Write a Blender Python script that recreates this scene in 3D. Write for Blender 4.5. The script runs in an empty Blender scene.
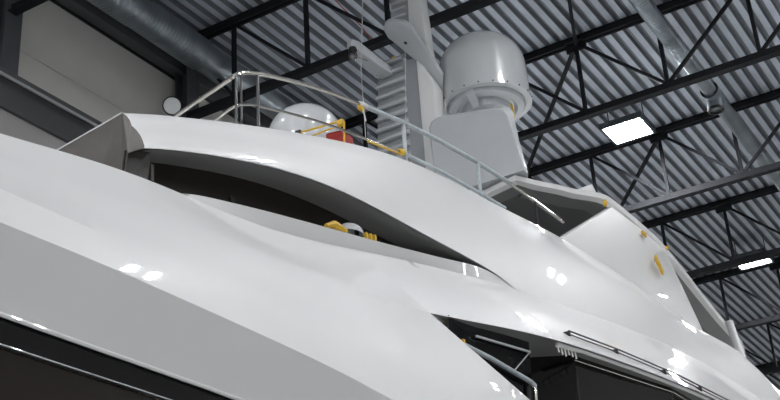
import bpy, bmesh, math, random
from mathutils import Vector, Matrix
random.seed(7)
SC = bpy.context.scene
COL = SC.collection

# ------------------------------------------------------------ camera
F_PX = 1235.0
def _n(v): return Vector(v).normalized()
_Y = _n((828, 547, F_PX)); _Z = _n((-171, -2528, F_PX))
_Y = (_Y - _Z * _Y.dot(_Z)).normalized()
_X = _Y.cross(_Z)
if _X.dot(Vector((-2345, 762, F_PX))) > 0: _X = -_X
CAM = Vector((0, 0, 1.6))
right = Vector((_X[0], _Y[0], _Z[0])); up = -Vector((_X[1], _Y[1], _Z[1])); back = -Vector((_X[2], _Y[2], _Z[2]))
cd = bpy.data.cameras.new('camera'); cam = bpy.data.objects.new('camera', cd); COL.objects.link(cam)
cd.sensor_width = 36; cd.lens = 36 * F_PX / 780; cd.clip_end = 300
M = Matrix.Identity(4)
for i in range(3): M[i][0] = right[i]; M[i][1] = up[i]; M[i][2] = back[i]; M[i][3] = CAM[i]
cam.matrix_world = M
SC.camera = cam
# ------------------------------------------------------------ light and exposure
w = bpy.data.worlds.new('hall_ambient'); SC.world = w; w.use_nodes = True
w.node_tree.nodes['Background'].inputs[0].default_value = (0.97, 0.985, 1.0, 1)
w.node_tree.nodes['Background'].inputs[1].default_value = 0.7
SC.view_settings.view_transform = 'Standard'; SC.view_settings.look = 'None'
SC.view_settings.exposure = 0.43; SC.view_settings.gamma = 1; SC.view_settings.use_curve_mapping = False
LAMP_POWER = 33.0          # emission of every ceiling lamp panel
LAMP_Z = 14.42
LAMP_X = [-12.0, -7.22, -2.5, 2.2, 7.0, 12.0]
LAMP_Y = [-14.0, -4.7, 4.6, 13.9, 23.15, 32.4, 41.7]

def at(u, v, ax, val):
    r = Vector(((u-390)*_X[0]+(v-200)*_X[1]+F_PX*_X[2], (u-390)*_Y[0]+(v-200)*_Y[1]+F_PX*_Y[2], (u-390)*_Z[0]+(v-200)*_Z[1]+F_PX*_Z[2]))
    return CAM + r*((val-CAM[ax])/r[ax])

# ------------------------------------------------------------ materials
def mat(name, col, rough=.5, metal=0, coat=0, coat_rough=.03, noise=0, nscale=3, emit=None, estr=0, alpha=1, bump=0, bscale=60, spec=.5):
    m = bpy.data.materials.new(name); m.use_nodes = True; nt = m.node_tree; b = nt.nodes['Principled BSDF']
    b.inputs['Base Color'].default_value = (*col, 1); b.inputs['Roughness'].default_value = rough
    b.inputs['Metallic'].default_value = metal; b.inputs['Coat Weight'].default_value = coat; b.inputs['Coat Roughness'].default_value = coat_rough
    b.inputs['Specular IOR Level'].default_value = spec
    if emit: b.inputs['Emission Color'].default_value = (*emit, 1); b.inputs['Emission Strength'].default_value = estr
    tc = nt.nodes.new('ShaderNodeTexCoord')
    if noise:
        n = nt.nodes.new('ShaderNodeTexNoise'); n.inputs['Scale'].default_value = nscale; n.inputs['Detail'].default_value = 5
        nt.links.new(tc.outputs['Object'], n.inputs['Vector'])
        r = nt.nodes.new('ShaderNodeMapRange'); r.inputs['From Min'].default_value = .3; r.inputs['From Max'].default_value = .7
        r.inputs['To Min'].default_value = 1-noise; r.inputs['To Max'].default_value = 1+noise
        nt.links.new(n.outputs['Fac'], r.inputs['Value'])
        mx = nt.nodes.new('ShaderNodeVectorMath'); mx.operation = 'SCALE'; mx.inputs[0].default_value = col
        nt.links.new(r.outputs['Result'], mx.inputs['Scale']); nt.links.new(mx.outputs['Vector'], b.inputs['Base Color'])
    if bump:
        n = nt.nodes.new('ShaderNodeTexNoise'); n.inputs['Scale'].default_value = bscale
        nt.links.new(tc.outputs['Object'], n.inputs['Vector'])
        bp = nt.nodes.new('ShaderNodeBump'); bp.inputs['Strength'].default_value = bump; bp.inputs['Distance'].default_value = .02
        nt.links.new(n.outputs['Fac'], bp.inputs['Height']); nt.links.new(bp.outputs['Normal'], b.inputs['Normal'])
    return m
GEL = mat('white_gelcoat', (.74, .745, .745), .45, coat=.6, coat_rough=.03, noise=.012, nscale=1.2)
GELM = mat('mast_paint', (.50, .52, .54), .4, coat=.5, noise=.03)
COLM = mat('mast_column_grey', (.30, .315, .33), .45, coat=.3, noise=.04)
DOMEM = mat('dome_plastic', (.50, .515, .525), .3, coat=1, coat_rough=.04)
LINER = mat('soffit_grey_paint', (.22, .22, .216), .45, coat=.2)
BROWN = mat('tinted_glazing', (.018, .014, .012), .35, coat=0, spec=.25)
BLACKG = mat('black_gloss_glass', (.006, .006, .007), .05, coat=0, spec=.35)
SCREEN = mat('windscreen_film', (.10, .088, .084), .45, coat=.08, noise=.15, nscale=4)
STEEL = mat('polished_stainless', (.62, .60, .56), .18, metal=1)
DSTEEL = mat('dark_steel', (.10, .10, .105), .3, metal=.8)
WRAP = mat('grey_protective_wrap', (.40, .45, .48), .55, noise=.12, nscale=20)
YEL = mat('yellow_tape', (.62, .38, .02), .5, noise=.1, nscale=30)
RED = mat('red_fabric', (.30, .015, .012), .7, noise=.15, nscale=25)
BLK = mat('black_rubber', (.012, .012, .013), .6)
TRUSS = mat('dark_truss_paint', (.013, .014, .017), .75, spec=.2, noise=.1, nscale=6)
TRUSSG = mat('grey_column_paint', (.055, .058, .065), .5, noise=.08)
ROOFM = mat('galvanised_roof_sheet', (.50, .55, .62), .5, metal=.2, noise=.10, nscale=1.5)
ROOFG = mat('shaded_roof_groove', (.19, .21, .24), .6, noise=.10, nscale=1.5)  # sheet colour darkened to paint in the shade of the grooves
DUCTM = mat('galvanised_duct', (.24, .275, .30), .32, metal=.75, noise=.15, nscale=3)
WALLM = mat('painted_wall_panel', (.62, .61, .58), .6, noise=.03, nscale=1)
WALLD = mat('dark_wall_flashing', (.07, .072, .076), .5)
WALLB = mat('lower_wall_panel', (.36, .35, .34), .6)
PIPEM = mat('grey_pipe', (.45, .46, .47), .35, metal=.6)
FLOORM = mat('polished_concrete_floor', (.55, .55, .54), .35, noise=.06, nscale=.6)
LAMPF = mat('lamp_housing', (.05, .06, .07), .5)
LAMPE = mat('lamp_diffuser', (.9, .9, .9), .5, emit=(.98, .985, 1.0), estr=LAMP_POWER*5)
TUBEE = mat('floodlight_lens', (.75, .78, .78), .2, emit=(.9, .95, 1), estr=.04)
CORD = mat('white_cord', (.55, .55, .55), .7)
REDC = mat('red_cord', (.35, .03, .03), .7)
CLEAR = mat('clear_droplets', (.75, .75, .72), .12, coat=1)
SEAM = mat('dark_seam_rubber', (.16, .16, .16), .7)  # plain dark colour for the joint line of the side plate

# ------------------------------------------------------------ helpers
OFF = {}
def tag(o, label=None, cat=None, group=None, kind=None):
    if label: o['label'] = label
    if cat: o['category'] = cat
    if group: o['group'] = group
    if kind: o['kind'] = kind
    return o
def empty(name, loc=(0, 0, 0)):
    o = bpy.data.objects.new(name, None); COL.objects.link(o); o.location = loc; o.empty_display_size = .2
    OFF[o.name] = Vector(loc); return o
class MB:
    def __init__(s): s.v = []; s.f = []
    def add(s, vs, fs):
        b = len(s.v); s.v += [Vector(p) for p in vs]; s.f += [[b+i for i in f] for f in fs]; return s
    def box(s, c, d, ax=None):
        c = Vector(c); ax = ax or (Vector((1, 0, 0)), Vector((0, 1, 0)), Vector((0, 0, 1)))
        vs = [c + ax[0]*(d[0]/2*i) + ax[1]*(d[1]/2*j) + ax[2]*(d[2]/2*k) for i in (-1, 1) for j in (-1, 1) for k in (-1, 1)]
        return s.add(vs, [(0, 1, 3, 2), (4, 6, 7, 5), (0, 4, 5, 1), (2, 3, 7, 6), (0, 2, 6, 4), (1, 5, 7, 3)])
    def bar(s, a, b, w, h, upv=(0, 0, 1)):
        a = Vector(a); b = Vector(b); d = (b-a); L = d.length; d.normalize()
        u = Vector(upv); sd = d.cross(u)
        if sd.length < 1e-4: sd = d.cross(Vector((0, 1, 0)))
        sd.normalize(); u = sd.cross(d)
        return s.box((a+b)/2, (L, w, h), (d, sd, u))
    def tube(s, pts, r, seg=10, caps=True):
        pts = [Vector(p) for p in pts]; rs = r if isinstance(r, (list, tuple)) else [r]*len(pts)
        rings = []; n = None
        for i, p in enumerate(pts):
            t = (pts[min(i+1, len(pts)-1)] - pts[max(i-1, 0)]).normalized()
            if n is None: n = t.orthogonal().normalized()
            n = (n - t*n.dot(t)).normalized(); m = t.cross(n)
            rings.append([p + (n*math.cos(2*math.pi*k/seg) + m*math.sin(2*math.pi*k/seg))*rs[i] for k in range(seg)])
        vs = [q for rg in rings for q in rg]; fs = []
        for i in range(len(pts)-1):
            for k in range(seg): fs.append((i*seg+k, i*seg+(k+1) % seg, (i+1)*seg+(k+1) % seg, (i+1)*seg+k))
        if caps: fs.append(tuple(range(seg))[::-1]); fs.append(tuple((len(pts)-1)*seg+k for k in range(seg)))
        return s.add(vs, fs)
    def lathe(s, c, prof, seg=48, axis=(0, 0, 1)):
        c = Vector(c); a = Vector(axis).normalized(); n = a.orthogonal().normalized(); m = a.cross(n)
        vs = []
        for r, h in prof:
            for k in range(seg): vs.append(c + a*h + (n*math.cos(2*math.pi*k/seg) + m*math.sin(2*math.pi*k/seg))*max(r, 1e-4))
        fs = []
        for i in range(len(prof)-1):
            for k in range(seg): fs.append((i*seg+k, i*seg+(k+1) % seg, (i+1)*seg+(k+1) % seg, (i+1)*seg+k))
        return s.add(vs, fs)
    def prism(s, poly, d):
        n = len(poly); poly = [Vector(p) for p in poly]; d = Vector(d)
        fs = [tuple(range(n)), tuple(range(2*n-1, n-1, -1))] + [(i, i+n, (i+1) % n+n, (i+1) % n) for i in range(n)]
        return s.add(poly + [p+d for p in poly], fs)
    def strip(s, a, b, rows=1, bulge=None, bd=None):
        n = len(a); vs = []
        for j in range(rows+1):
            t = j/rows
            for i in range(n):
                p = a[i].lerp(b[i], t)
                if bulge: p = p + Vector(bd)*bulge*math.sin(math.pi*t)
                vs.append(p)
        fs = [(j*n+i, j*n+i+1, (j+1)*n+i+1, (j+1)*n+i) for j in range(rows) for i in range(n-1)]
        return s.add(vs, fs)
    def mirror(s, x0):
        n = len(s.v); s.v += [Vector((2*x0-p.x, p.y, p.z)) for p in s.v]
        s.f += [[i+n for i in f][::-1] for f in s.f]; return s
    def build(s, name, m, parent=None, ang=28, bevel=0, weld=1e-4, flat=False):
        me = bpy.data.meshes.new(name); bm = bmesh.new()
        off = OFF.get(parent.name, Vector()) if parent else Vector()
        vv = [bm.verts.new(p-off) for p in s.v]
        for f in s.f:
            try: bm.faces.new([vv[i] for i in f])
            except ValueError: pass
        bmesh.ops.remove_doubles(bm, verts=bm.verts, dist=weld)
        bmesh.ops.recalc_face_normals(bm, faces=bm.faces)
        if bevel:
            es = [e for e in bm.edges if len(e.link_faces) == 2 and e.calc_face_angle(0) > math.radians(30)]
            bmesh.ops.bevel(bm, geom=es, offset=bevel, segments=2, affect='EDGES', profile=.6)
        for f in bm.faces: f.smooth = not flat
        for e in bm.edges:
            if len(e.link_faces) == 2 and e.calc_face_angle(0) > math.radians(ang): e.smooth = False
        bm.to_mesh(me); bm.free(); me.materials.append(m)
        o = bpy.data.objects.new(name, me); COL.objects.link(o)
        OFF[o.name] = off
        if parent: o.parent = parent
        return o
def struct(o): o['kind'] = 'structure'; return o

def pchip(pts):
    """pts: 3D points, y monotone -> function y -> point (monotone cubic in x and z)"""
    pts = sorted([Vector(p) for p in pts], key=lambda p: p.y); ys = [p.y for p in pts]; n = len(ys)
    def slopes(q):
        h = [ys[i+1]-ys[i] for i in range(n-1)]; d = [(q[i+1]-q[i])/h[i] for i in range(n-1)]
        m = [d[0]]+[0]*(n-2)+[d[-1]]
        for i in range(1, n-1):
            if d[i-1]*d[i] > 0:
                w1 = 2*h[i]+h[i-1]; w2 = h[i]+2*h[i-1]; m[i] = (w1+w2)/(w1/d[i-1]+w2/d[i])
        return m
    X = [p.x for p in pts]; Zz = [p.z for p in pts]; mx = slopes(X); mz = slopes(Zz)
    def ev(y):
        if y <= ys[0]: return Vector((X[0], y, Zz[0]))
        if y >= ys[-1]: return Vector((X[-1], y, Zz[-1]))
        i = max(k for k in range(n-1) if ys[k] <= y); h = ys[i+1]-ys[i]; t = (y-ys[i])/h
        a = 2*t**3-3*t*t+1; b = t**3-2*t*t+t; c = -2*t**3+3*t*t; d = t**3-t*t
        return Vector((a*X[i]+b*h*mx[i]+c*X[i+1]+d*h*mx[i+1], y, a*Zz[i]+b*h*mz[i]+c*Zz[i+1]+d*h*mz[i+1]))
    return ev
def fair(fn, y0, y1, sg):
    """Gaussian fairing of a curve along y, fading out at its two ends"""
    def ev(y):
        s_ = max(0.0, min(sg, (y-y0)/2.2, (y1-y)/2.2))
        if s_ < 1e-3: return fn(y)
        acc = Vector((0, 0, 0)); ws = 0
        for k in range(-6, 7):
            w_ = math.exp(-.5*(k/3)**2); acc += fn(y+s_*k/3)*w_; ws += w_
        acc /= ws; return Vector((acc.x, y, acc.z))
    return ev
def samp(fn, y0, y1, n): return [fn(y0+(y1-y0)*i/(n-1)) for i in range(n)]
def P(l): return [at(u, v, 0, x) for u, v, x in l]

# ============================================================ THE HALL
WX = -13.5; ROOFZ = 15.0
# floor, roof sheeting, walls
struct(MB().box((2, 16, -.05), (32, 84, .1)).build('floor', FLOORM))
def corrugated(x0, x1, y0, y1, z, pitch=.25, h=.11):
    mb = MB(); prof = []; x = x0
    while x < x1:
        for dx, dz in ((0, 0), (.50, 0), (.59, 1), (.91, 1)): prof.append((x+dx*pitch, z+dz*h))
        x += pitch
    n = len(prof); vs = [(px, y, pz) for y in (y0, y1) for px, pz in prof]
    return mb.add(vs, [(i, i+1, n+i+1, n+i) for i in range(n-1)])
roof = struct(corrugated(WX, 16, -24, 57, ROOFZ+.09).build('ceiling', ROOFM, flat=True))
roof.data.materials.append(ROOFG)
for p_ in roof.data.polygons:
    if p_.center.z > ROOFZ+.10: p_.material_index = 1  # webs and upper flanges take the painted-in shade
struct(MB().box((2, 16, ROOFZ+.32), (32, 84, .2)).build('ceiling', WALLD))
wl = MB()
for k in range(11):   # sandwich panels with fine joints
    wl.box((WX-.1, 16, .65+1.30*k+.0), (.2, 84, 1.292))
struct(wl.build('wall_left', WALLM, flat=True))
struct(MB().box((WX-.2, 16, 7.5), (.1, 84, 15.4)).build('wall_left', WALLD))
struct(MB().box((15.9, 16, 7.5), (.2, 84, 15.4)).build('wall_right', WALLB))
struct(MB().box((2, 57.6, 7.5), (32, .2, 15.4)).build('wall_back', WALLM))
# flashings along the wall
struct(MB().box((WX+.12, 16, 14.45), (.24, 84, .16)).box((WX+.06, 16, 14.75), (.12, 84, .5)).build('trim_1', WALLD))
struct(MB().box((WX+.29, 16, 12.00), (.58, 84, .10)).box((WX+.25, 16, 11.72), (.50, 84, .46)).box((WX+.29, 16, 11.44), (.58, 84, .12)).build('trim_2', WALLD, flat=True))
struct(MB().box((WX+.26, 16, 10.6), (.52, 84, 1.56)).build('trim_3', WALLB))
pp = MB().tube([(WX+.62, -20, 11.90), (WX+.62, 57, 11.90)], .030, 12)
pipe = tag(pp.build('wall_pipe', PIPEM), 'thin grey conduit pipe running along the dark ledge of the side wall', 'pipe')
for y in range(-17, 57, 3): MB().lathe((WX+.62, y+.6, 11.90), [(.030, -.05), (.042, -.05), (.042, .05), (.030, .05)], 12, (0, 1, 0)).build('pipe_coupling', PIPEM, pipe)

# columns
CY = [-7.5, -3.0, 1.6, 6.3, 11.2, 15.6, 20.1, 24.75, 29.5, 34.4, 39.3]
for i, y in enumerate(CY):
    mb = MB(); xc = WX+.25
    mb.box((xc+.14, y, 7.5), (.03, .34, 15)).box((xc-.14, y, 7.5), (.03, .34, 15)).box((xc, y, 7.5), (.27, .03, 15))
    o = mb.build('steel_column', TRUSSG, flat=True)
    lb = {4: 'grey steel column standing at the left edge of the photo against the wall', 5: 'grey steel column behind the round floodlight on the wall'}.get(i, 'dark steel wall column hidden along the side wall')
    tag(o, lb, 'column', 'steel columns along the side wall')

# trusses
NODE = [-13.15, -12.0, -10.36, -8.68, -7.0, -5.33, -3.58, -1.9, -.2, 1.5, 3.2, 4.9, 6.6, 8.3, 10.0, 11.7, 13.4, 15.1]
TY = [6.3, 11.15, 15.45, 20.0, 24.65, 29.4, 34.3, 39.2, 44.1, 49.0]
TL = ['dark roof truss nearest the camera, above the top edge of the photo',
 'dark roof truss whose lower chord crosses the top left corner of the photo',
 'dark roof truss passing behind the ladder mast with two posts above the railing',
 'dark roof truss crossing just behind the big radome, its joint up right of the dome',
 'dark roof truss directly behind the square ceiling lamp',
 'dark roof truss above the curved hardtop edge, fourth one from the camera',
 'dark roof truss behind the far pair of tube lamps',
 'dark roof truss low at the right edge, beyond the far lamps',
 'second farthest dark roof truss near the bottom right corner', 'farthest dark roof truss of the hall']
ZT, ZB = 14.98, 13.32
for i, y in enumerate(TY):
    t = empty('roof_truss', (WX+.4, y, ZB)); tag(t, TL[i], 'roof truss', 'steel roof trusses')
    c = MB()
    for dy in (-.06, .06): c.box(((WX+.4+15.6)/2, y+dy, ZT), (15.6-WX-.4, .05, .15))
    c.box(((WX+.4+15.6)/2, y, ZT+.06), (15.6-WX-.4, .17, .03)); c.build('top_chord', TRUSS, t, flat=True)
    c = MB()
    c.box(((WX+.4+15.6)/2, y, ZB), (15.6-WX-.4, .05, .16)).box(((WX+.4+15.6)/2, y, ZB-.07), (15.6-WX-.4, .17, .03))
    c.build('bottom_chord', TRUSS, t, flat=True)
    for k, x in enumerate(NODE):
        if 0 < k: MB().bar((x, y, ZB+.05), (x, y, ZT-.05), .07, .07).build('post', TRUSS, t, flat=True)
        if k+1 < len(NODE):
            x2 = NODE[k+1]
            a, b = ((x, y, ZT-.04), (x2, y, ZB+.04)) if x < -5.4 else ((x, y, ZB+.04), (x2, y, ZT-.04))
            MB().bar(a, b, .06, .06).build('diagonal', TRUSS, t, flat=True)
    g = MB()
    g.box((-7.0, y, ZT-.12), (.42, .03, .22)).box((-7.0, y, ZT-.06), (.34, .30, .03)); g.build('gusset_plate', TRUSS, t, flat=True)
# sway braces in the roof plane
for (a, b, l) in [((-7.1, 20.14, 14.9), (-10.4, 24.65, 14.9), 'thin dark sway brace running down left from the joint behind the radome'),
                  ((-7.0, 20, 14.9), (-5.4, 15.45, 14.9), 'thin dark sway brace rising to the top edge from the joint behind the radome'),
                  ((-7.0, 24.65, 14.85), (-10.4, 29.4, 14.85), 'grey sway brace behind the hardtop, below the square ceiling lamp')]:
    tag(MB().bar(a, b, .07, .07).build('sway_brace', TRUSS, flat=True), l, 'brace')

# ducts
def ribbed(y0, y1, r, pitch=.085, d=.012, c=None):
    prof = []; y = y0
    while y < y1: prof += [(r, y), (r, y+pitch*.55), (r+d, y+pitch*.7), (r+d, y+pitch*.85)]; y += pitch
    prof.append((r, y1)); return prof
def duct(cx, cz, segs, label):
    t = empty('ventilation_duct', (cx, segs[0][0], cz)); tag(t, label, 'duct')
    for (y0, y1, r, kind) in segs:
        if kind == 'rib': MB().lathe((cx, 0, cz), ribbed(y0, y1, r), 40, (0, 1, 0)).build('ribbed_pipe', DUCTM, t, ang=60)
        else: MB().lathe((cx, 0, cz), [(r, y0), (r+.006, y0+.03), (r, y0+.06), (r, y1-.06), (r+.006, y1-.03), (r, y1)], 40, (0, 1, 0)).build('smooth_pipe', DUCTM, t, ang=60)
        MB().lathe((cx, 0, cz), [(r, y0-.05), (r+.016, y0-.05), (r+.016, y0+.05), (r, y0+.05)], 40, (0, 1, 0)).build('joint_ring', DUCTM, t)
    return t
duct(-12.38, 14.14, [(-6, 5, .31, 'rib'), (5, 9, .31, 'rib'), (9, 13.15, .31, 'rib'), (13.15, 14.9, .30, 'rib'), (14.9, 16.3, .285, 'smooth'), (16.3, 18.0, .26, 'smooth'), (18, 30, .26, 'rib')],
     'wide ribbed galvanised duct crossing the top left, above the floodlight')
d2 = duct(-5.1, 14.2, [(4, 12, .15, 'rib'), (12, 20.6, .15, 'rib'), (20.6, 22.3, .14, 'smooth'), (22.5, 25.2, .16, 'smooth'), (25.2, 28, .15, 'smooth'), (28, 40, .15, 'rib')],
     'slim grey ribbed duct running down the upper right ceiling')
MB().lathe((-5.1, 22.4, 14.2), [(.18, -.25), (.19, -.25), (.19, .25), (.18, .25)], 32, (0, 1, 0)).tube([(-5.1, 22.4, 14.2), (-5.1, 22.4, 13.86)], [.16, .16], 20).build('tee_outlet', DUCTM, d2)
MB().lathe((-5.1, 22.4, 13.87), [(.17, 0), (.17, -.05), (.13, -.06)], 24).build('outlet_cap', BLK, d2)

# lamps
SQ = [(x, y) for y in LAMP_Y for x in LAMP_X if not (y == 13.9 and x in (-7.22, -12.0))]
for i, (x, y) in enumerate(SQ):
    far = abs(y-32.4) < .1
    t = empty('ceiling_lamp', (x, y, LAMP_Z))
    lb = 'ceiling lamp panel elsewhere in the hall roof'
    if abs(x+7.22) < .01 and abs(y-23.15) < .01: lb = 'bright square ceiling lamp panel with dark housing right of the radome'
    if abs(x+7.22) < .01 and far: lb = 'far ceiling lamp with two bright tubes at the right edge'
    if y in (LAMP_Y[5], LAMP_Y[6]) and not ('far' in lb): lb = 'distant twin tube ceiling lamp farther down the hall roof'
    tag(t, lb, 'ceiling lamp', 'ceiling lamps')
    MB().box((x, y, LAMP_Z+.07), (.96, .92, .10)).box((x-.45, y, LAMP_Z+.01), (.05, .92, .05)).box((x+.45, y, LAMP_Z+.01), (.05, .92, .05)).box((x, y-.44, LAMP_Z+.01), (.85, .05, .05)).box((x, y+.44, LAMP_Z+.01), (.85, .05, .05)).build('housing', LAMPF, t, flat=True)
    if not (abs(x+7.22) < .01 and abs(y-23.15) < .01):
        for dy in (-.26, .26): MB().box((x, y+dy, LAMP_Z+.005), (.84, .15, .02)).build('diffuser', LAMPE, t)
    else: MB().box((x, y, LAMP_Z+.005), (.82, .80, .02)).build('diffuser', LAMPE, t)
    for dx in (-.4, .4): MB().bar((x+dx, y, LAMP_Z+.1), (x+dx, y, ROOFZ+.1), .02, .02).build('hanger', LAMPF, t)
# floodlight on the column
t = empty('floodlight', (-12.95, 15.33, 13.72)); tag(t, 'round white floodlight mounted on the wall column beside the railing', 'floodlight')
fd = Vector((.72, -.62, -.35)).normalized(); fc = at(172, 106, 0, -12.85); t.location = fc; OFF[t.name] = fc.copy()
MB().lathe(fc, [(.02, -.16), (.10, -.15), (.16, -.05), (.175, .0), (.175, .03), (.155, .03)], 32, fd).build('lamp_shell', BLK, t)
MB().lathe(fc, [(.155, .02), (.12, .035), (.001, .045)], 32, fd).build('lens', TUBEE, t)
MB().bar(fc-fd*.1, fc+Vector((-.25, .12, .02)), .04, .04).build('bracket', BLK, t)

# ============================================================ THE YACHT
XC = -8.2
yacht = empty('motor_yacht', (XC, 8, 0))
tag(yacht, 'large glossy white motor yacht under construction filling the hall', 'yacht')

# ---- longitudinal feature curves, bow to stern (y runs aft)
def bow(x, z, ys=.9, dx=0): return [(XC, -5.6, z+.15), (XC+.9, -4.9, z+.1), (XC+2.0, -3.6, z+.05), (x-.55, -1.2, z), (x, ys, z)]
A0 = pchip(bow(-4.2, 3.72) + P([(0, 314, -4.2), (200, 385, -4.2), (244, 401, -4.2)]) + [(-4.15, 12, 3.72), (-4.3, 27, 3.72)])
A1 = pchip(bow(-4.22, 3.60) + P([(0, 344, -4.22), (171, 400, -4.22)]) + [(-4.2, 12, 3.60), (-4.33, 27, 3.6)])
L2 = pchip(bow(-4.0, 4.05) + P([(0, 223, -4.), (71, 250, -4.), (180, 298, -4.), (350, 376, -4.), (388, 398, -4.)]) + [(-3.95, 9, 3.92), (-3.6, 14, 3.9), (-3.9, 27, 3.9)])
L3 = pchip(bow(-4.12, 4.27) + P([(45, 209, -4.1), (180, 266, -4.1), (371, 353, -4.08)]) + [(-4.0, 9, 4.28), (-3.7, 14, 4.3), (-3.9, 27, 4.3)])
TIPX = -4.36
tip = at(430, 313, 0, TIPX)
Dup = pchip([tip] + P([(480, 323, -4.22), (560, 340, -4.0), (640, 368, -3.73), (720, 401, -3.5)]) + [(-3.3, 17, 5.2), (-3.5, 27, 5.2)])
S1 = pchip([(XC, -5.0, 4.9), (XC+1.3, -4.2, 4.9), (-6.0, -2.0, 4.9), (-4.85, .8, 4.84)] + P([(0, 138, -4.8), (27, 142.3, -4.8), (54, 148, -4.8), (90, 157, -4.8), (124, 168, -4.82), (172, 189, -4.88), (220, 211, -4.96), (263, 228, -5.01), (320, 242.5, -5.03), (397, 258, -5.), (462, 274, -5.), (500, 284, -4.97),
     (560, 304, -4.82), (616, 324, -4.72), (681, 351, -4.62), (718, 372, -4.6), (760, 398, -4.6)]) + [(-4.8, 27, 7.1)])
S1 = fair(S1, -5, 27, .55); L2 = fair(L2, .5, 27, .3); L3 = fair(L3, .5, 27, .4); Dup = fair(Dup, tip.y, 27, .5)
yl0 = S1(5.74)
LEDGE = pchip([S1(5.74)+Vector((-.005, -.01, .004))] + P([(198, 195, -4.92), (225, 201, -4.95), (300, 220, -4.96), (365, 238, -4.95), (450, 260, -4.965), (490, 271, -4.98)]) + [S1(11.3)])
EB = pchip(P([(143, 148, -5), (170, 149.5, -5), (200, 153, -5), (240, 159, -5), (280, 168, -5), (330, 185, -5), (360, 199, -5), (390, 215, -5), (440, 243, -5), (480, 263, -4.98)]) + [S1(11.3), S1(12.5), S1(14), S1(16), S1(19), (-4.8, 27, 7.1)])
ET = pchip(P([(122, 113, -5.28), (160, 115, -5.28), (200, 119, -5.29), (260, 126, -5.32), (320, 137, -5.36), (380, 150, -5.39), (420, 165, -5.4), (460, 185, -5.4), (500, 207, -5.4), (562, 238, -5.4), (628, 280, -5.35), (675, 313, -5.3), (704, 332, -5.28), (740, 352, -5.28), (765, 376, -5.2), (785, 400, -5.1)]) + [(-5.1, 27, 7.8)])
NS = 150
y0b, yt = -5.6, tip.y
EB = fair(EB, at(143, 148, 0, -5).y, 27, .45); ET = fair(ET, at(122, 113, 0, -5.28).y, 27, .6); LEDGE = fair(LEDGE, 5.74, 11.3, .3)
EB_free = EB
def EB(y):
    t = min(1, max(0, (y-10.7)/.6)); return EB_free(y).lerp(S1(y), t*t*(3-2*t))
# ---- hull shell
def dvirt(y):
    a = L3(y); b = S1(y); k = min(1, max(0, (yt-y)/4.0)); zf = (tip.z-L3(yt).z)/(S1(yt).z-L3(yt).z); xf = (tip.x-L3(yt).x)/(S1(yt).x-L3(yt).x)
    xf2 = xf*(1-k)+.47*k; zf2 = zf*(1-k)+.50*k
    return Vector((a.x+(b.x-a.x)*xf2, y, a.z+(b.z-a.z)*zf2))
hb = MB()
fw = [y0b+(yt-y0b)*i/NS for i in range(NS+1)]
hb.strip([A0(y) for y in fw], [L2(y) for y in fw], 2)
hb.strip([L2(y) for y in fw], [L3(y) for y in fw], 1)
def curve4(a, b, c, t):  # quadratic through a,b(at .45),c
    t0 = .45
    l0 = (t-t0)*(t-1)/(t0); l1 = t*(t-1)/(t0*(t0-1)); l2 = t*(t-t0)/(1-t0)
    return a*l0+b*l1+c*l2
rows = 8; vs = []
hb.strip([L3(y) for y in fw], [dvirt(y) for y in fw], 3)
hb.strip([dvirt(y) for y in fw], [S1(y) for y in fw], 5)
# aft upper: fascia between Dup and S1/G
af = [yt+(27-yt)*i/NS for i in range(NS+1)]
hb.strip([Dup(y) for y in af], [S1(y) for y in af], 6)
# aft lower: bulwark, its top falls away from the tip
de = at(530, 400, 0, -4.0)
def Dlow(y):
    t = (y-yt)/(de.y-yt)
    if t <= 1.6: q = tip.lerp(de, t); return Vector((q.x, y, max(q.z, L3(y).z)))
    return L3(y)
lo = [yt+(10.6-yt)*i/60 for i in range(61)]; lo2 = [10.6+(27-10.6)*i/60 for i in range(61)]
hb.strip([L3(y) for y in lo], [Dlow(y) for y in lo], 3)
for ll in (lo, lo2):
    hb.strip([L2(y) for y in ll], [L3(y) for y in ll], 1); hb.strip([A0(y) for y in ll], [L2(y) for y in ll], 2)
# thickness of bulwark edge and ledge strip, side deck
dx = Vector((-.10, 0, 0))
hb.strip([Dlow(y) for y in lo], [Dlow(y)+dx for y in lo]); hb.strip([Dlow(y)+dx for y in lo], [Vector((Dlow(y).x-.1, y, 3.95)) for y in lo])
ly = [yl0.y+(11.3-yl0.y)*i/60 for i in range(61)]
hb.strip([S1(y) for y in ly], [LEDGE(y) for y in ly], 1)
hb.strip([LEDGE(y) for y in ly], [LEDGE(y)+Vector((-.5, 0, .02)) for y in ly], 1)
fy = [-5.0+(yl0.y+5.0)*i/60 for i in range(61)]
hb.strip([S1(y) for y in fy], [Vector((max(XC, S1(y).x-.35), y, S1(y).z+.03)) if S1(y).x-.35 > XC else Vector((XC, y, S1(y).z+.03)) for y in fy])
hb.strip([Vector((max(XC, S1(y).x-.35), y, S1(y).z+.03)) for y in fy], [Vector((XC, y, S1(y).z+.06)) for y in fy])
# transom
hb.add([A0(27), L2(27), L3(27), Vector((XC, 27, 4.3)), Vector((XC, 27, 3.72))], [(0, 1, 2, 3, 4)])
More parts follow.
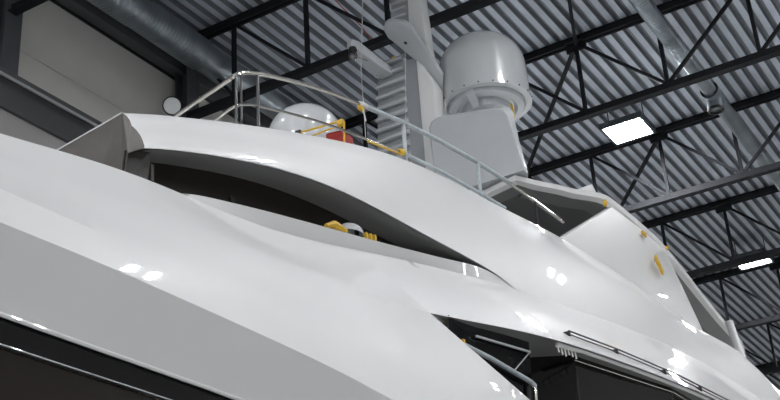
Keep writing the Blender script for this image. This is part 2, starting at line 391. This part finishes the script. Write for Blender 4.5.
# hull under the window band
def low(x_in, z): return pchip([(XC, -5.2+ (3.6-z)*.6, z+.1), (XC+1.4, -3.2+(3.6-z)*.5, z), (-4.75-x_in, .6+(3.6-z)*.5, z), (-4.32-x_in, 5, z), (-4.32-x_in, 12, z), (-4.45-x_in, 27, z)])
G0, G1, G2, G3 = low(0, 2.55), low(.25, 1.9), low(.9, 1.2), low(3.7, .75)
allY = [-4.4+31.4*i/NS for i in range(NS+1)]
hb.strip([G0(y) for y in allY], [G1(y) for y in allY]); hb.strip([G1(y) for y in allY], [G2(y) for y in allY]); hb.strip([G2(y) for y in allY], [G3(y) for y in allY])
hb.mirror(XC)
hull = hb.build('hull', GEL, yacht, ang=16, weld=.002)
# window band, white line and tinted glazing beneath it
yy = [-5.4+32.4*i/NS for i in range(NS+1)]
MB().strip([A0(y)+Vector((-.03, 0, 0)) for y in yy], [A1(y)+Vector((-.03, 0, 0)) for y in yy]).mirror(XC).build('window_band', BLACKG, hull)
MB().tube([A0(y)+Vector((.0, 0, 0)) for y in yy[6:]], .012, 8).build('rub_strip', GEL, hull)
MB().tube([A1(y) for y in yy[6:]], .004, 8).build('window_trim', GELM, hull)
MB().strip([A1(y)+Vector((-.04, 0, 0)) for y in yy[6:]], [G0(y) for y in yy[6:]]).mirror(XC).build('lower_glazing', BROWN, hull)

# ---- upper deck: coaming band, soffit, opening glazing
eb = MB(); ye0 = 5.50
ET0 = at(122, 113, 0, -5.28).y+.005
def Ea(t):  # t 0..1 along the coaming
    b = EB(5.46+(27-5.46)*t); a = ET(ET0+(27-ET0)*t); return b, a
EN = 170; bt = [Ea(i/EN) for i in range(EN+1)]
Bc = [b for b, a in bt]; Tc = [a for b, a in bt]
# lower crease of the band: slightly outboard belt, softened
Mc = [b.lerp(a, .62)+Vector((.05 if i > 50 else .01+.04*i/50, 0, .03*min(1, i/50))) for i, (b, a) in enumerate(bt)]
M1 = [b.lerp(a, .06)+Vector((.012, 0, .0)) for b, a in bt]
eb.strip(Bc, M1); eb.strip(M1, Mc, 4, .015, (1, 0, .3)); eb.strip(Mc, Tc, 3, .012, (1, 0, .6))
T2 = [p+Vector((-.14, 0, .0)) for p in Tc]; T3 = [Vector((p.x-.16, p.y, max(p.z-.45, EB(min(p.y, 11.3)).z+.14))) for p in Tc]; T4 = [Vector((XC, p.y, p.z)) for p in T3]
eb.strip(Tc, T2); eb.strip(T2, T3); eb.strip(T3, T4)
eb.mirror(XC)
coam = eb.build('flybridge_coaming', GEL, yacht, ang=20, weld=.002)
# soffit
sw = lambda y: .42 if y < 10 else max(.05, .42-(y-10)*.25)
se = [5.60+(11.3-5.60)*i/60 for i in range(61)]
SB0 = [EB(y)+Vector((-.015, 0, .0)) for y in se]; SB1 = [EB(y)+Vector((-sw(y)*.55, 0, .05)) for y in se]; SB2 = [EB(y)+Vector((-sw(y), 0, .06)) for y in se]
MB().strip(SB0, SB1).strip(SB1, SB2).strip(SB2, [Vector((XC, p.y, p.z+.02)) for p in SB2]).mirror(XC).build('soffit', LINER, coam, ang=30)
# glazing in the opening
GW = [EB(y)+Vector((-sw(y), 0, .08)) for y in se]; GL_ = [Vector((EB(y).x-sw(y)+.03, y, LEDGE(max(y, 5.75)).z-.35)) for y in se]
side_glass = MB().strip(GW, GL_).build('side_glazing', BROWN, yacht)
MB().strip([Vector((2*XC-p.x, p.y, p.z)) for p in GW], [Vector((2*XC-p.x, p.y, p.z)) for p in GL_]).build('side_glazing', BROWN, yacht)
MB().bar(at(151, 165, 0, -5.36), at(151, 181, 0, -5.36), .03, .03).build('glazing_post', LINER, side_glass)
MB().lathe(at(231, 200, 0, -5.36), [(.03, 0), (.03, .02), (.001, .025)], 16, (1, 0, 0)).build('glazing_knob', BLK, side_glass)
# front end of the deck house
c0 = Tc[0].copy(); b0 = Bc[0].copy()
p2 = at(127, 150, 0, -5.12); p3 = at(124, 182, 1, 5.42); q = at(52, 153, 1, 5.49); r1 = Vector((-5.9, 5.45, 4.95)); q2 = Vector((XC, 5.49, q.z-.35)); r2 = Vector((XC, 5.45, 4.95))
r1.z = 4.5; r2.z = 4.5
sec = [Bc[0]]+[M1[0].lerp(Mc[0], j/4)+Vector((1, 0, .3))*.015*math.sin(math.pi*j/4) for j in range(5)]+[Mc[0].lerp(Tc[0], j/3)+Vector((1, 0, .6))*.012*math.sin(math.pi*j/3) for j in (1, 2)]
p2 = at(128, 153, 1, 5.41)
wm = MB().add([c0, p2, p3, q, r1, q2, r2, Vector((p3.x, p3.y, 4.5))]+sec, [(0, 1, 2), (0, 2, 7), (0, 7, 4), (0, 4, 3), (3, 4, 6, 5)]+[(1, 8+i, 9+i) for i in range(len(sec)-1)]+[(1, 7+len(sec), 0)])
wm.mirror(XC).build('front_windscreen', SCREEN, yacht, ang=3)
MB().tube([c0+Vector((0, -.004, 0)), q], .005, 8).build('windscreen_edge', GEL, coam)
# dark return just inside the front of the opening
MB().prism([at(126, 150, 0, -5.13), at(150, 151, 0, -5.16), at(150, 165, 0, -5.2), at(146, 190, 0, -5.2), at(122, 184, 0, -5.16)], (-.015, 0, 0)).build('opening_return', BROWN, side_glass)

# ---- side deck recess on the right: soffit, dark glazing
sy = [yt+.02+(26.5-yt)*i/80 for i in range(81)]
ins = lambda y: min(.75, .18+(y-yt)*.25)
D0 = [Dup(y)+Vector((-.01, 0, 0)) for y in sy]; D1 = [Dup(y)+Vector((-ins(y), 0, .0)) for y in sy]
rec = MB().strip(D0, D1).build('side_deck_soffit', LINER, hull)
gi = [at(445, 325, 2, 5.0), at(530, 369, 2, 5.1), at(574, 367, 2, 5.1), at(673, 400, 2, 5.12)]
def zs(y): return Dup(y).z
bq = [at(449, 327, 2, 5.0), at(476, 336, 2, 5.05), at(530, 352, 2, 5.11)]
BP = [(p.x, p.y) for p in bq]+[(-4.50, bq[2].y+.2), (-4.43, 10.06), (-4.08, 10.30), (-3.73, 11.98), (-3.68, 14.0), (-3.8, 26.5)]
bk = MB()
for (xa, ya), (xb, yb) in zip(BP[:-1], BP[1:]):
    bk.add([Vector((xa, ya, zs(ya)+.02)), Vector((xb, yb, zs(yb)+.02)), Vector((xb-.05, yb, 3.9)), Vector((xa-.05, ya, 3.9))], [(0, 1, 2, 3)])
bulk = bk.build('deck_house_glazing', BLACKG, hull, ang=3)
MB().tube([Vector((x+.012, y, zs(y)-.05)) for x, y in BP[5:8]], .006, 6).build('glazing_trim', STEEL, bulk)
MB().tube([Vector((-4.07, 10.30, 5.1)), Vector((-4.10, 10.30, 3.95))], .012, 6).build('glazing_mullion', BLK, bulk)
df = MB()
fx = -4.55
a, b, c = at(476, 336, 2, 5.03), at(530, 352, 2, 5.09), at(513, 372, 0, bq[2].x+.01)
df.bar(a, b, .015, .018).bar(b, c, .008, .010)
df.build('door_frame', GELM, bulk, flat=True)
# drip lip along the fascia bottom
MB().tube([Dup(y)+Vector((-.045, 0, -.012)) for y in [9.85+i*.4 for i in range(40)]], .018, 8).build('drip_lip', GEL, hull)
# clear hanging hooks
hk = empty('hanging_hooks', at(566, 349, 0, -3.98)); tag(hk, 'row of small clear hooks dangling under the lip left of the slim grab rail', 'hooks')
for i in range(6):
    p = at(558+i*3.4, 346.5+i*.9, 0, -3.97); MB().tube([p, p+Vector((0, 0, -.03)), p+Vector((0, .012, -.05-.012*(i % 3)))], [.009, .006, .009], 8).build('hook', CLEAR, hk)
MB().tube([at(556, 346, 0, -3.97), at(578, 352, 0, -3.96)], .008, 8).build('hook_cord', CLEAR, hk)
MB().add([tip+Vector((-.005, 0, 0)), at(445, 316.5, 0, -4.36), at(450, 322, 0, -4.40), at(442, 323, 0, -4.36)], [(0, 1, 2, 3)]).build('tip_liner', GELM, rec)
MB().add([at(447, 318, 0, -4.355), at(461, 319.6, 0, -4.33), at(459, 322, 0, -4.37), at(446, 321.5, 0, -4.37)], [(0, 1, 2, 3)]).build('tip_tape', YEL, rec)
# slim grab rail on the fascia
def fas(u, v):
    best = None
    for k in range(200):   # march along the ray to the fascia
        x = -3.3-k*.01; q = at(u, v, 0, x); y = q.y
        if y < yt: continue
        a = Dup(y); b = S1(y)
        if q.z < a.z: continue
        tt = (q.z-a.z)/(b.z-a.z); fxx = a.x+(b.x-a.x)*tt
        if x <= fxx: return q
    return at(u, v, 0, -4)
gr = MB(); gp = [fas(564+i*12, v) for i, v in enumerate([333+ (4.45*i if i < 4 else 17.8+5.05*(i-4) if i < 9 else 43+6.0*(i-9)) for i in range(16)])]
out = Vector((.05, 0, .01))
g1 = [p+out for p in gp]; g2 = [p+out+Vector((0, 0, -.035)) for p in gp]
rail = MB().tube(g1, .009, 8).tube(g2, .007, 8).build('grab_rail', DSTEEL, hull)
for k in (0, 4, 8, 11, 15):
    if k < len(gp): MB().box(gp[k]+out*.5+Vector((0, 0, -.025)), (.07, .04, .05)).build('rail_bracket', BLK, rail, bevel=.006)
# hand rail of the side deck stair
hp = [at(462, 344, 0, -4.30), at(490, 358, 0, -4.26), at(531, 382, 0, -4.20), at(535, 386, 0, -4.19), at(536, 402, 0, -4.19), at(536, 415, 0, -4.19)]
hr = MB().tube(hp[:4], .022, 12).build('deck_hand_rail', WRAP, hull)
MB().tube(hp[3:], .016, 12).build('rail_post', STEEL, hr)
MB().tube([at(528, 384, 0, -4.23), at(530, 415, 0, -4.23)], .022, 8).build('rail_post', BLK, hr)
MB().box(at(463, 342, 0, -4.28), (.03, .03, .04)).build('rail_tie', YEL, hr)

# ---- hardtop side plate, hardtop and pole
F0 = [at(562, 238, 0, -5.42), at(612, 207, 0, -5.5), at(640, 228, 0, -5.5), at(665, 250, 0, -5.5), at(684, 290, 0, -5.42), at(704, 333, 0, -5.32), at(675, 316, 0, -5.33), at(628, 284, 0, -5.38)]
sp = MB().prism(F0, (-.12, 0, 0)).build('hardtop_side_plate', GEL, yacht, ang=20, bevel=.008)
MB().tube([at(560, 239, 0, -5.40), at(595, 261, 0, -5.385), at(628, 282.5, 0, -5.365), at(675, 315, 0, -5.31), at(704, 333.5, 0, -5.29)], .006, 6).build('panel_seam', SEAM, sp)
HZ = 9.5
rim = [(484, 190), (515, 175), (535, 180), (560, 185), (575, 189), (592, 191.5), (600, 193), (608, 196), (620, 205), (640, 222), (660, 240), (680, 264), (700, 290), (720, 315), (735, 332), (742, 341), (745, 350), (743, 358)]
R = [at(u, v, 2, HZ+.10) for u, v in rim]
front = [Vector((XC, 14.25, HZ+.1)), Vector((-7.5, 14.35, HZ+.1))]; rear = [Vector((-6.9, 26.2, HZ+.1)), Vector((XC, 26.6, HZ+.1))]
outl = front+R+rear
def inset(pl, d, dz):
    res = []
    for i, p in enumerate(pl):
        a = pl[max(i-1, 0)]; b = pl[min(i+1, len(pl)-1)]; t = (b-a).normalized(); n = Vector((-t.y, t.x, 0))
        if n.dot(Vector((XC, 20, 0))-Vector((p.x, p.y, 0))) < 0: n = -n
        q = p+n*d+Vector((0, 0, dz)); q.x = max(XC, q.x); 
        if i in (0, len(pl)-1): q.x = XC
        res.append(q)
    return res
o1 = inset(outl, .02, -.07); o2 = inset(outl, .10, -.11); o3 = inset(outl, .0, 0); ot = inset(outl, .25, .10)
ht = MB()
ht.strip(o3, o1); ht.strip(o1, o2); ht.strip(o3, ot)
for L in (ot,):
    n = len(L); ht.add(L+[Vector((XC, p.y, p.z)) for p in L], [(i, i+1, n+i+1, n+i) for i in range(n-1)])
hard = ht.mirror(XC).build('hardtop', GEL, yacht, ang=25, weld=.0005)
ceil_in = inset(o2, .30, .0); ceil_up = inset(o2, .36, .10)
n = len(ceil_up)
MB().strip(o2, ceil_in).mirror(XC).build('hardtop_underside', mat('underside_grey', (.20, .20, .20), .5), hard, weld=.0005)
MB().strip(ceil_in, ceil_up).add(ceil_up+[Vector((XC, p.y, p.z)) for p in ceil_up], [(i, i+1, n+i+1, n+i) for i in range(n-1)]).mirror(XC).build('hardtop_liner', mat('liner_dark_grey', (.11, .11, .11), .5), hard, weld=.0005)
# small fin on the rim
fa = at(578, 189, 2, HZ+.12); fb = at(592, 184, 2, HZ+.35); fc2 = at(596, 192, 2, HZ+.12)
MB().prism([fa, fb, fc2], (-.06, .02, 0)).build('rim_fin', GEL, hard)
MB().tube([at(729, 322, 0, -5.55), at(744, 364, 0, -5.40)], .075, 16).build('support_pole', GEL, hard)
# inner return visible through the gap aft of the side plate
# ---- pieces of yellow tape
for (u, v, s, ang, lab) in [(605, 203, (.05, .04, .10), 0, 'small yellow clamp at the inner corner of the hardtop'), (644, 234, (.04, .16, .07), 0, 'small yellow strap on the upper edge of the white side plate'),
                       (659, 265, (.03, .32, .13), -38, 'long yellow tape strip on the white side plate'), (667, 248, (.03, .06, .06), 0, 'tiny yellow tab at the rear top corner of the side plate')]:
    p = at(u, v, 0, {605: -5.5, 644: -5.44, 659: -5.335, 667: -5.42}[u]); t = empty('yellow_tape', p); tag(t, lab, 'tape')
    a_ = math.radians(ang); ax = (Vector((1, 0, 0)), Vector((0, math.cos(a_), math.sin(a_))), Vector((0, -math.sin(a_), math.cos(a_))))
    MB().box(p, s, ax).build('strip', YEL, t, bevel=.008)
    MB().lathe(p+Vector((s[0]/2, 0, 0)), [(.02, -.01), (.02, .012), (.001, .016)], 12, (1, 0, 0)).build('button', YEL, t)

# ---- railing on the coaming
def rz(u, v, z): return at(u, v, 2, z)
cor = at(240, 73.5, 0, -5.5)
def railpath(pts):
    """Catmull-Rom smoothing"""
    o = []; n = len(pts)
    for i in range(n-1):
        p0, p1, p2, p3 = pts[max(i-1, 0)], pts[i], pts[i+1], pts[min(i+2, n-1)]
        for k in range(6):
            t = k/6; o.append(.5*((2*p1)+(p2-p0)*t+(2*p0-5*p1+4*p2-p3)*t*t+(3*p1-p0-3*p2+p3)*t**3))
    return o+[pts[-1]]
up_ = railpath([rz(168, 121, cor.z-.02), rz(200, 99.5, cor.z), rz(228, 80.5, cor.z), at(234, 76, 0, -5.52), at(242, 73, 0, -5.5), at(252, 73, 0, -5.5), at(270, 76, 0, -5.5), at(300, 83, 0, -5.5), at(330, 92.5, 0, -5.5), at(362, 105, 0, -5.5)])
rl = empty('safety_railing', at(257, 124, 0, -5.48)); rl.parent = None
lowz = at(240, 106, 0, -5.5).z
railobj = MB().tube(up_, .019, 12).build('top_rail', STEEL, yacht)
bpy.data.objects.remove(rl)
lo_ = railpath([rz(205, 128, lowz), rz(226, 112, lowz), at(236, 106, 0, -5.52), at(246, 104.5, 0, -5.5), at(256, 105.5, 0, -5.5), at(280, 111, 0, -5.5), at(310, 119, 0, -5.5), at(340, 129, 0, -5.5), at(366, 139, 0, -5.5)])
MB().tube(lo_, .013, 10).build('lower_rail', STEEL, railobj)
w1 = [at(362, 105, 0, -5.5), at(402, 122, 0, -5.5), at(440, 141, 0, -5.5), at(476, 161.5, 0, -5.5), at(508, 182, 0, -5.5)]
wr = MB().tube(w1, .026, 12).build('wrapped_rail', WRAP, railobj)
MB().tube([at(508, 182, 0, -5.5), at(563, 222, 0, -5.5)], .020, 10).build('end_rail', STEEL, railobj)
MB().tube([at(403, 153, 0, -5.5), at(440, 171, 0, -5.5), at(478, 192, 0, -5.5), at(505, 208, 0, -5.5)], .020, 10).build('wrapped_lower_rail', WRAP, railobj)
MB().tube([at(366, 139, 0, -5.5), at(390, 148, 0, -5.5), at(403, 153, 0, -5.5)], .013, 10).build('inner_rail', STEEL, railobj)
MB().tube([at(368, 141.5, 0, -5.49), at(390, 150, 0, -5.49), at(403, 155, 0, -5.49)], .010, 10).build('tape_band', YEL, railobj)
MB().lathe(at(401, 152, 0, -5.5), [(.02, -.05), (.035, -.04), (.035, .05), (.02, .06)], 12, (0, .9, .3)).build('rail_sleeve', YEL, railobj)
MB().lathe(at(362, 105, 0, -5.5), [(.02, -.06), (.032, -.05), (.032, .07), (.025, .08)], 12, (0, .9, .2)).build('rail_joint', CORD, railobj)
MB().box(at(361, 108, 0, -5.5), (.04, .06, .05)).build('joint_tie', YEL, railobj)
for (u, va, vb, r, m) in [(236, 76, 128, .012, DSTEEL), (241, 74, 128, .010, DSTEEL), (257.5, 74, 130, .014, DSTEEL), (403, 122, 156, .022, WRAP), (477.5, 163, 194, .022, WRAP), (535, 201, 226, .014, BLK)]:
    a = at(u, va, 0, -5.5); b = at(u-.6, vb, 0, -5.5); MB().tube([a, Vector((-5.5, a.y, b.z-.35))], r, 10).build('stanchion', m, railobj)

# ---- radar mast on the hardtop
MY = 15.08
def my(u, v, y=MY): return at(u, v, 1, y)
mast = empty('radar_mast', (-8.3, MY, 9.6)); mast.parent = yacht; mast.location = Vector((-8.3, MY, 9.6))-OFF[yacht.name]; OFF[mast.name] = Vector((-8.3, MY, 9.6))
bpy.context.view_layer.update()
c1, c2, c3, c4 = my(378, 64), my(417, 58), my(424, 150), my(373, 150)
body = [c1, c2, c4+(my(424, 150)-c4), c4]
botR = Vector((c3.x+.02, MY, 9.58)); botL = Vector((c4.x-.03, MY, 9.58))
MB().prism([c1, c2, botR, botL], (0, .28, 0)).build('mast_column', COLM, mast, bevel=.02)
# white fairing on the outboard side of the column
fpoly = [my(416, 60, MY-.02), my(422, 64, MY-.02), my(434, 84, MY-.02), my(438, 150, MY-.02), Vector((my(440, 150).x, MY-.02, 9.58)), Vector((my(424, 150).x, MY-.02, 9.58)), my(424, 150, MY-.02)]
MB().prism(fpoly, (0, .30, 0)).build('mast_fairing', GEL, mast, bevel=.02)
for k in range(14):   # horizontal louvre blades on the forward face
    z = 9.9+k*.20; 
    if z > c1.z-.1: break
    xl = botL.x+(c1.x-botL.x)*((z-9.58)/(c1.z-9.58)); xr = botR.x+(c2.x-botR.x)*((z-9.58)/(c2.z-9.58))
    MB().prism([Vector((xl+.02, MY-.002, z)), Vector((xl+.02, MY-.09, z-.01)), Vector((xl+.02, MY-.10, z+.02)), Vector((xl+.02, MY-.002, z+.115))], (xr-xl-.26, 0, 0)).build('louvre', GELM, mast, bevel=.006)
# platform arm running aft and down
pt = [(384, 25), (388, 22), (404, 23), (411, 28), (420, 41), (430, 57), (443, 77), (443, 96), (430, 80), (418, 62), (409, 55), (398, 46), (388, 38), (384, 31)]
P0 = at(395, 30, 1, MY-.35); 
nrm_z = P0.z
plat = [at(u, v, 2, nrm_z-.0) for u, v in pt]
# sloping plate: drop toward the aft end
plat2 = []
for (u, v) in pt:
    y = MY-.35+ (v-30)/50*.55
    plat2.append(at(u, v, 1, y))
MB().prism(plat2, (0, .05, .10)).build('mast_platform', GELM, mast, bevel=.015)
MB().lathe(at(405.5, 43, 1, MY-.35+.12), [(.02, -.02), (.02, .02), (.001, .02)], 12, (0, 1, .1)).build('cable_gland', BLK, mast)
# upper column: white sided post with rungs
u1 = [my(391, 26), my(410, 26), my(407, -30), my(391, -30)]
MB().prism(u1, (0, .22, 0)).build('upper_column', COLM, mast, bevel=.012)
u2 = [my(409, 28, MY-.03), my(428, 56, MY-.03), my(420, 0, MY-.03), my(416, -30, MY-.03), my(406, -30, MY-.03)]
MB().prism(u2, (0, .26, 0)).build('upper_fairing', GEL, mast, bevel=.012)
for k in range(7):
    v = 20-7.5*k; a = my(393, v); b = my(407, v-5)
    MB().bar(a+Vector((0, -.03, 0)), b+Vector((0, -.03, 0)), .06, .035).build('rung', GELM, mast, bevel=.006)
# forward arm with camera ball
arm0 = at(349, 43, 1, MY-.9); arm1 = at(388, 74, 1, MY-.02)
d = (arm1-arm0).normalized(); sidev = d.cross(Vector((0, 0, 1))).normalized(); upv = sidev.cross(d)
def armsec(p, w, h): return [p+sidev*(w*a)+upv*(h*b) for a, b in ((-1, -1), (1, -1), (1, 1), (-1, 1))]
s0, s1, s2, s3 = armsec(arm0, .05, .07), armsec(arm0.lerp(arm1, .15), .08, .10), armsec(arm0.lerp(arm1, .8), .10, .075), armsec(arm1, .12, .07)
am = MB(); am.add(s0+s1+s2+s3, [(0, 1, 2, 3)[::-1]]+[(r*4+i, r*4+(i+1) % 4, r*4+4+(i+1) % 4, r*4+4+i) for r in range(3) for i in range(4)]+[(12, 13, 14, 15)])
arm = am.build('mast_arm', GELM, mast, bevel=.02)
cb = at(353, 56, 1, MY-.88)
bpr = [(.075*math.sin(math.pi*i/12), -.075*math.cos(math.pi*i/12)) for i in range(13)]
MB().lathe(cb, bpr, 24).build('camera_ball', mat('chrome_lens', (.25, .25, .25), .1, metal=1), arm)
MB().lathe(cb+Vector((.0, 0, .06)), [(.05, 0), (.075, .04), (.06, .09), (.02, .1)], 20).build('camera_mount', BLK, arm)
MB().tube([at(357, 57, 1, MY-.8), at(372, 62, 1, MY-.4), at(385, 69, 1, MY-.1)], .010, 8).build('arm_trim', STEEL, arm)
MB().lathe(at(394, 59, 1, MY-.03), [(.04, -.02), (.04, .02), (.001, .025)], 16, (0, -1, 0)).build('yellow_cap', YEL, mast)
# loose lines
tag(MB().tube([at(363, -8, 1, 13.6), at(362, 30, 1, 13.6), at(361, 70, 1, 13.6), at(366, 140, 1, 13.6)], .006, 6).build('thin_rope', CORD), 'thin white cord hanging from the roof left of the ladder mast', 'cord')
tag(MB().tube([at(405, 44, 1, 14.3), at(405.5, 90, 1, 14.3), at(406, 160, 1, 14.3)], .005, 6).build('thin_rope', CORD), 'thin white cord hanging down in front of the mast louvres', 'cord')
tag(MB().tube([at(333, -2, 2, 14.9), at(346, 11, 2, 14.9), at(361, 26, 2, 14.9), at(372, 40, 2, 14.9)], .010, 6).build('roof_cable', REDC), 'thin red cable crossing the roof sheets above the camera arm', 'cable')
tag(MB().tube([at(363, 108, 0, -5.5), at(364, 113, 0, -5.44), at(366, 121, 0, -5.42)], .007, 6).build('thin_rope', CORD), 'short white cord tied to the rail joint and hanging to the coaming', 'cord')

# ---- radome and pedestal
PY = 14.78
def py(u, v): return at(u, v, 1, PY)
pts = [(429, 128), (431, 122), (436, 118), (445, 115.5), (480, 110), (503, 106.5), (509, 107.5), (513, 112), (519, 140), (526, 166)]
pv = [py(u, v) for u, v in pts]; pv += [Vector((pv[-1].x+.02, PY, 9.63)), Vector((py(436, 180).x, PY, 9.63))]
front_ = pv
cen = sum(front_, Vector())/len(front_)
ped = MB()
# outer frame (bevel band) then flat face slightly forward
inn = [p.lerp(cen, .10)+Vector((0, -.12, -.06)) for p in front_]
for k_ in (-1, -2): inn[k_].z = front_[k_].z
for k_ in (-2, -3, -4): inn[k_].x = front_[k_].x-.01
n = len(front_)
ped.add(front_+inn, [(i, (i+1) % n, n+(i+1) % n, n+i) for i in range(n)]+[tuple(range(n, 2*n))])
bk_ = [p+Vector((-.5 if p.x > cen.x else 0, .95, 0)) for p in front_]
ped.add(front_+bk_, [(i, (i+1) % n, n+(i+1) % n, n+i) for i in range(n)]+[tuple(range(n, 2*n))])
pedo = ped.build('radome_pedestal', GELM, yacht, ang=35, weld=.001)
DY = 15.95
dc = at(484.5, 75, 1, DY); dl = at(443.5, 80, 1, DY); dr = at(526, 78, 1, DY)
RR = 1.03*math.hypot(dr.x-dl.x, 0)/2*.955
base = at(485, 104, 1, DY).z-.02; topz = at(485, 38.5, 1, DY).z
cx = (dl.x+dr.x)/2-.01
hh = topz-base; rd = RR*.95
prof = [(RR*.90, -.04), (RR*1.0, -.04), (RR*1.03, -.03), (RR*1.03, .03), (RR*1.0, .04), (RR, hh*.35), (RR*.99, hh*.5)]
for i in range(1, 15):
    a = math.pi/2*i/14; prof.append((RR*.99*math.cos(a)**.75 if i < 14 else .0001, hh*.5+hh*.5*math.sin(a)))
dome = MB().lathe((cx, DY, base), prof, 64).build('satellite_radome', DOMEM, yacht, ang=40)
MB().lathe((cx, DY, base), [(RR*.90, -.04), (RR*.86, -.02), (RR*.84, -.10), (RR*.70, -.12), (RR*.62, -.06), (RR*.55, -.08), (RR*.5, -.2), (.22, -.22), (.2, -.5)], 48).build('radome_base', GELM, dome, ang=25)
for k in range(20):
    a = 2*math.pi*k/20; MB().lathe((cx+RR*1.03*math.cos(a), DY+RR*1.03*math.sin(a), base), [(.012, -.005), (.012, .012), (.001, .013)], 6, (math.cos(a), math.sin(a), 0)).build('flange_bolt', BLK, dome)
MB().prism([Vector((cx-.05, DY-RR*.92, base-.03)), Vector((cx+.10, DY-RR*.92, base-.03)), Vector((cx+.08, DY-RR*.6, base-.26)), Vector((cx-.03, DY-RR*.6, base-.26))], (0, .08, .02)).build('base_bracket', GELM, dome)
cabp = at(513, 108, 1, 15.5)
MB().tube([at(511, 104, 1, 15.3), at(513, 110, 1, 15.25), at(514, 118, 1, 15.24)], .015, 8).build('cable_tail', YEL, pedo)

# ---- small dome on the flybridge
sx, syy = at(305, 130, 1, 10.2).x, 10.2
sz = at(305, 136, 1, syy).z; sr = .42; stz = at(305, 108.5, 1, syy).z
pr_ = [(sr*.8, sz-.9-sz), (sr*.9, -.5), (sr, -.4), (sr, -.05)]+[(sr*math.cos(math.pi/2*i/12), (stz-sz)*math.sin(math.pi/2*i/12)) for i in range(13)]
nd = MB().lathe((sx, syy, sz), pr_, 48).build('navigation_dome', DOMEM, yacht, ang=45)
MB().lathe((sx, syy, sz), [(sr+.0, -.38), (sr+.015, -.37), (sr+.015, -.32), (sr, -.31)], 48).build('dome_flange', GELM, nd)

# ---- yellow strapped red bag behind the coaming
bp_ = at(334, 132, 1, 9.3); t = empty('strapped_red_bag', bp_+Vector((0, 0, -.3))); tag(t, 'red bag with yellow straps hung over the coaming beside the small dome', 'bag')
bag = MB().prism([at(325, 133, 1, 9.3), at(342, 129, 1, 9.3), at(343, 146, 1, 9.3), at(325, 146, 1, 9.3)], (0, .22, 0)).build('bag_body', RED, t, bevel=.03)
MB().tube([at(299, 133, 1, 9.25), at(320, 127, 1, 9.25), at(338, 121.5, 1, 9.25), at(344, 124, 1, 9.25), at(344.5, 145, 1, 9.25)], .011, 8).build('strap', YEL, t)
MB().tube([at(312, 136, 1, 9.25), at(330, 129, 1, 9.25), at(344, 125, 1, 9.25)], .009, 8).build('strap', YEL, t)
MB().box(at(341, 123, 1, 9.25), (.07, .06, .06)).build('ratchet', YEL, t, bevel=.01)
MB().box(at(299, 133, 1, 9.25), (.06, .06, .04)).build('strap_hook', BLK, t)

# ---- helmet-like cover with yellow and black webbing peeking over the ledge
q = at(350, 231, 0, -5.06); t = empty('domed_cover', q); tag(t, 'grey domed cover with yellow and black edge peeking over the opening ledge', 'equipment cover')
MB().lathe(q+Vector((0, 0, -.02)), [(.115*math.cos(math.pi/2*i/10), .085*math.sin(math.pi/2*i/10)) for i in range(11)], 28, (.2, 0, 1)).build('cover_cap', GELM, t)
MB().tube([at(326, 226, 0, -5.05), at(334, 224.5, 0, -5.05), at(345, 232, 0, -5.04)], [.02, .035, .03], 8).build('yellow_cover', YEL, t)
for i in range(5):
    MB().box(at(357+i*4.4, 234+i*1.2, 0, -5.03), (.03, .022, .07)).build('webbing_stripe', BLK if i < 2 else YEL, t)
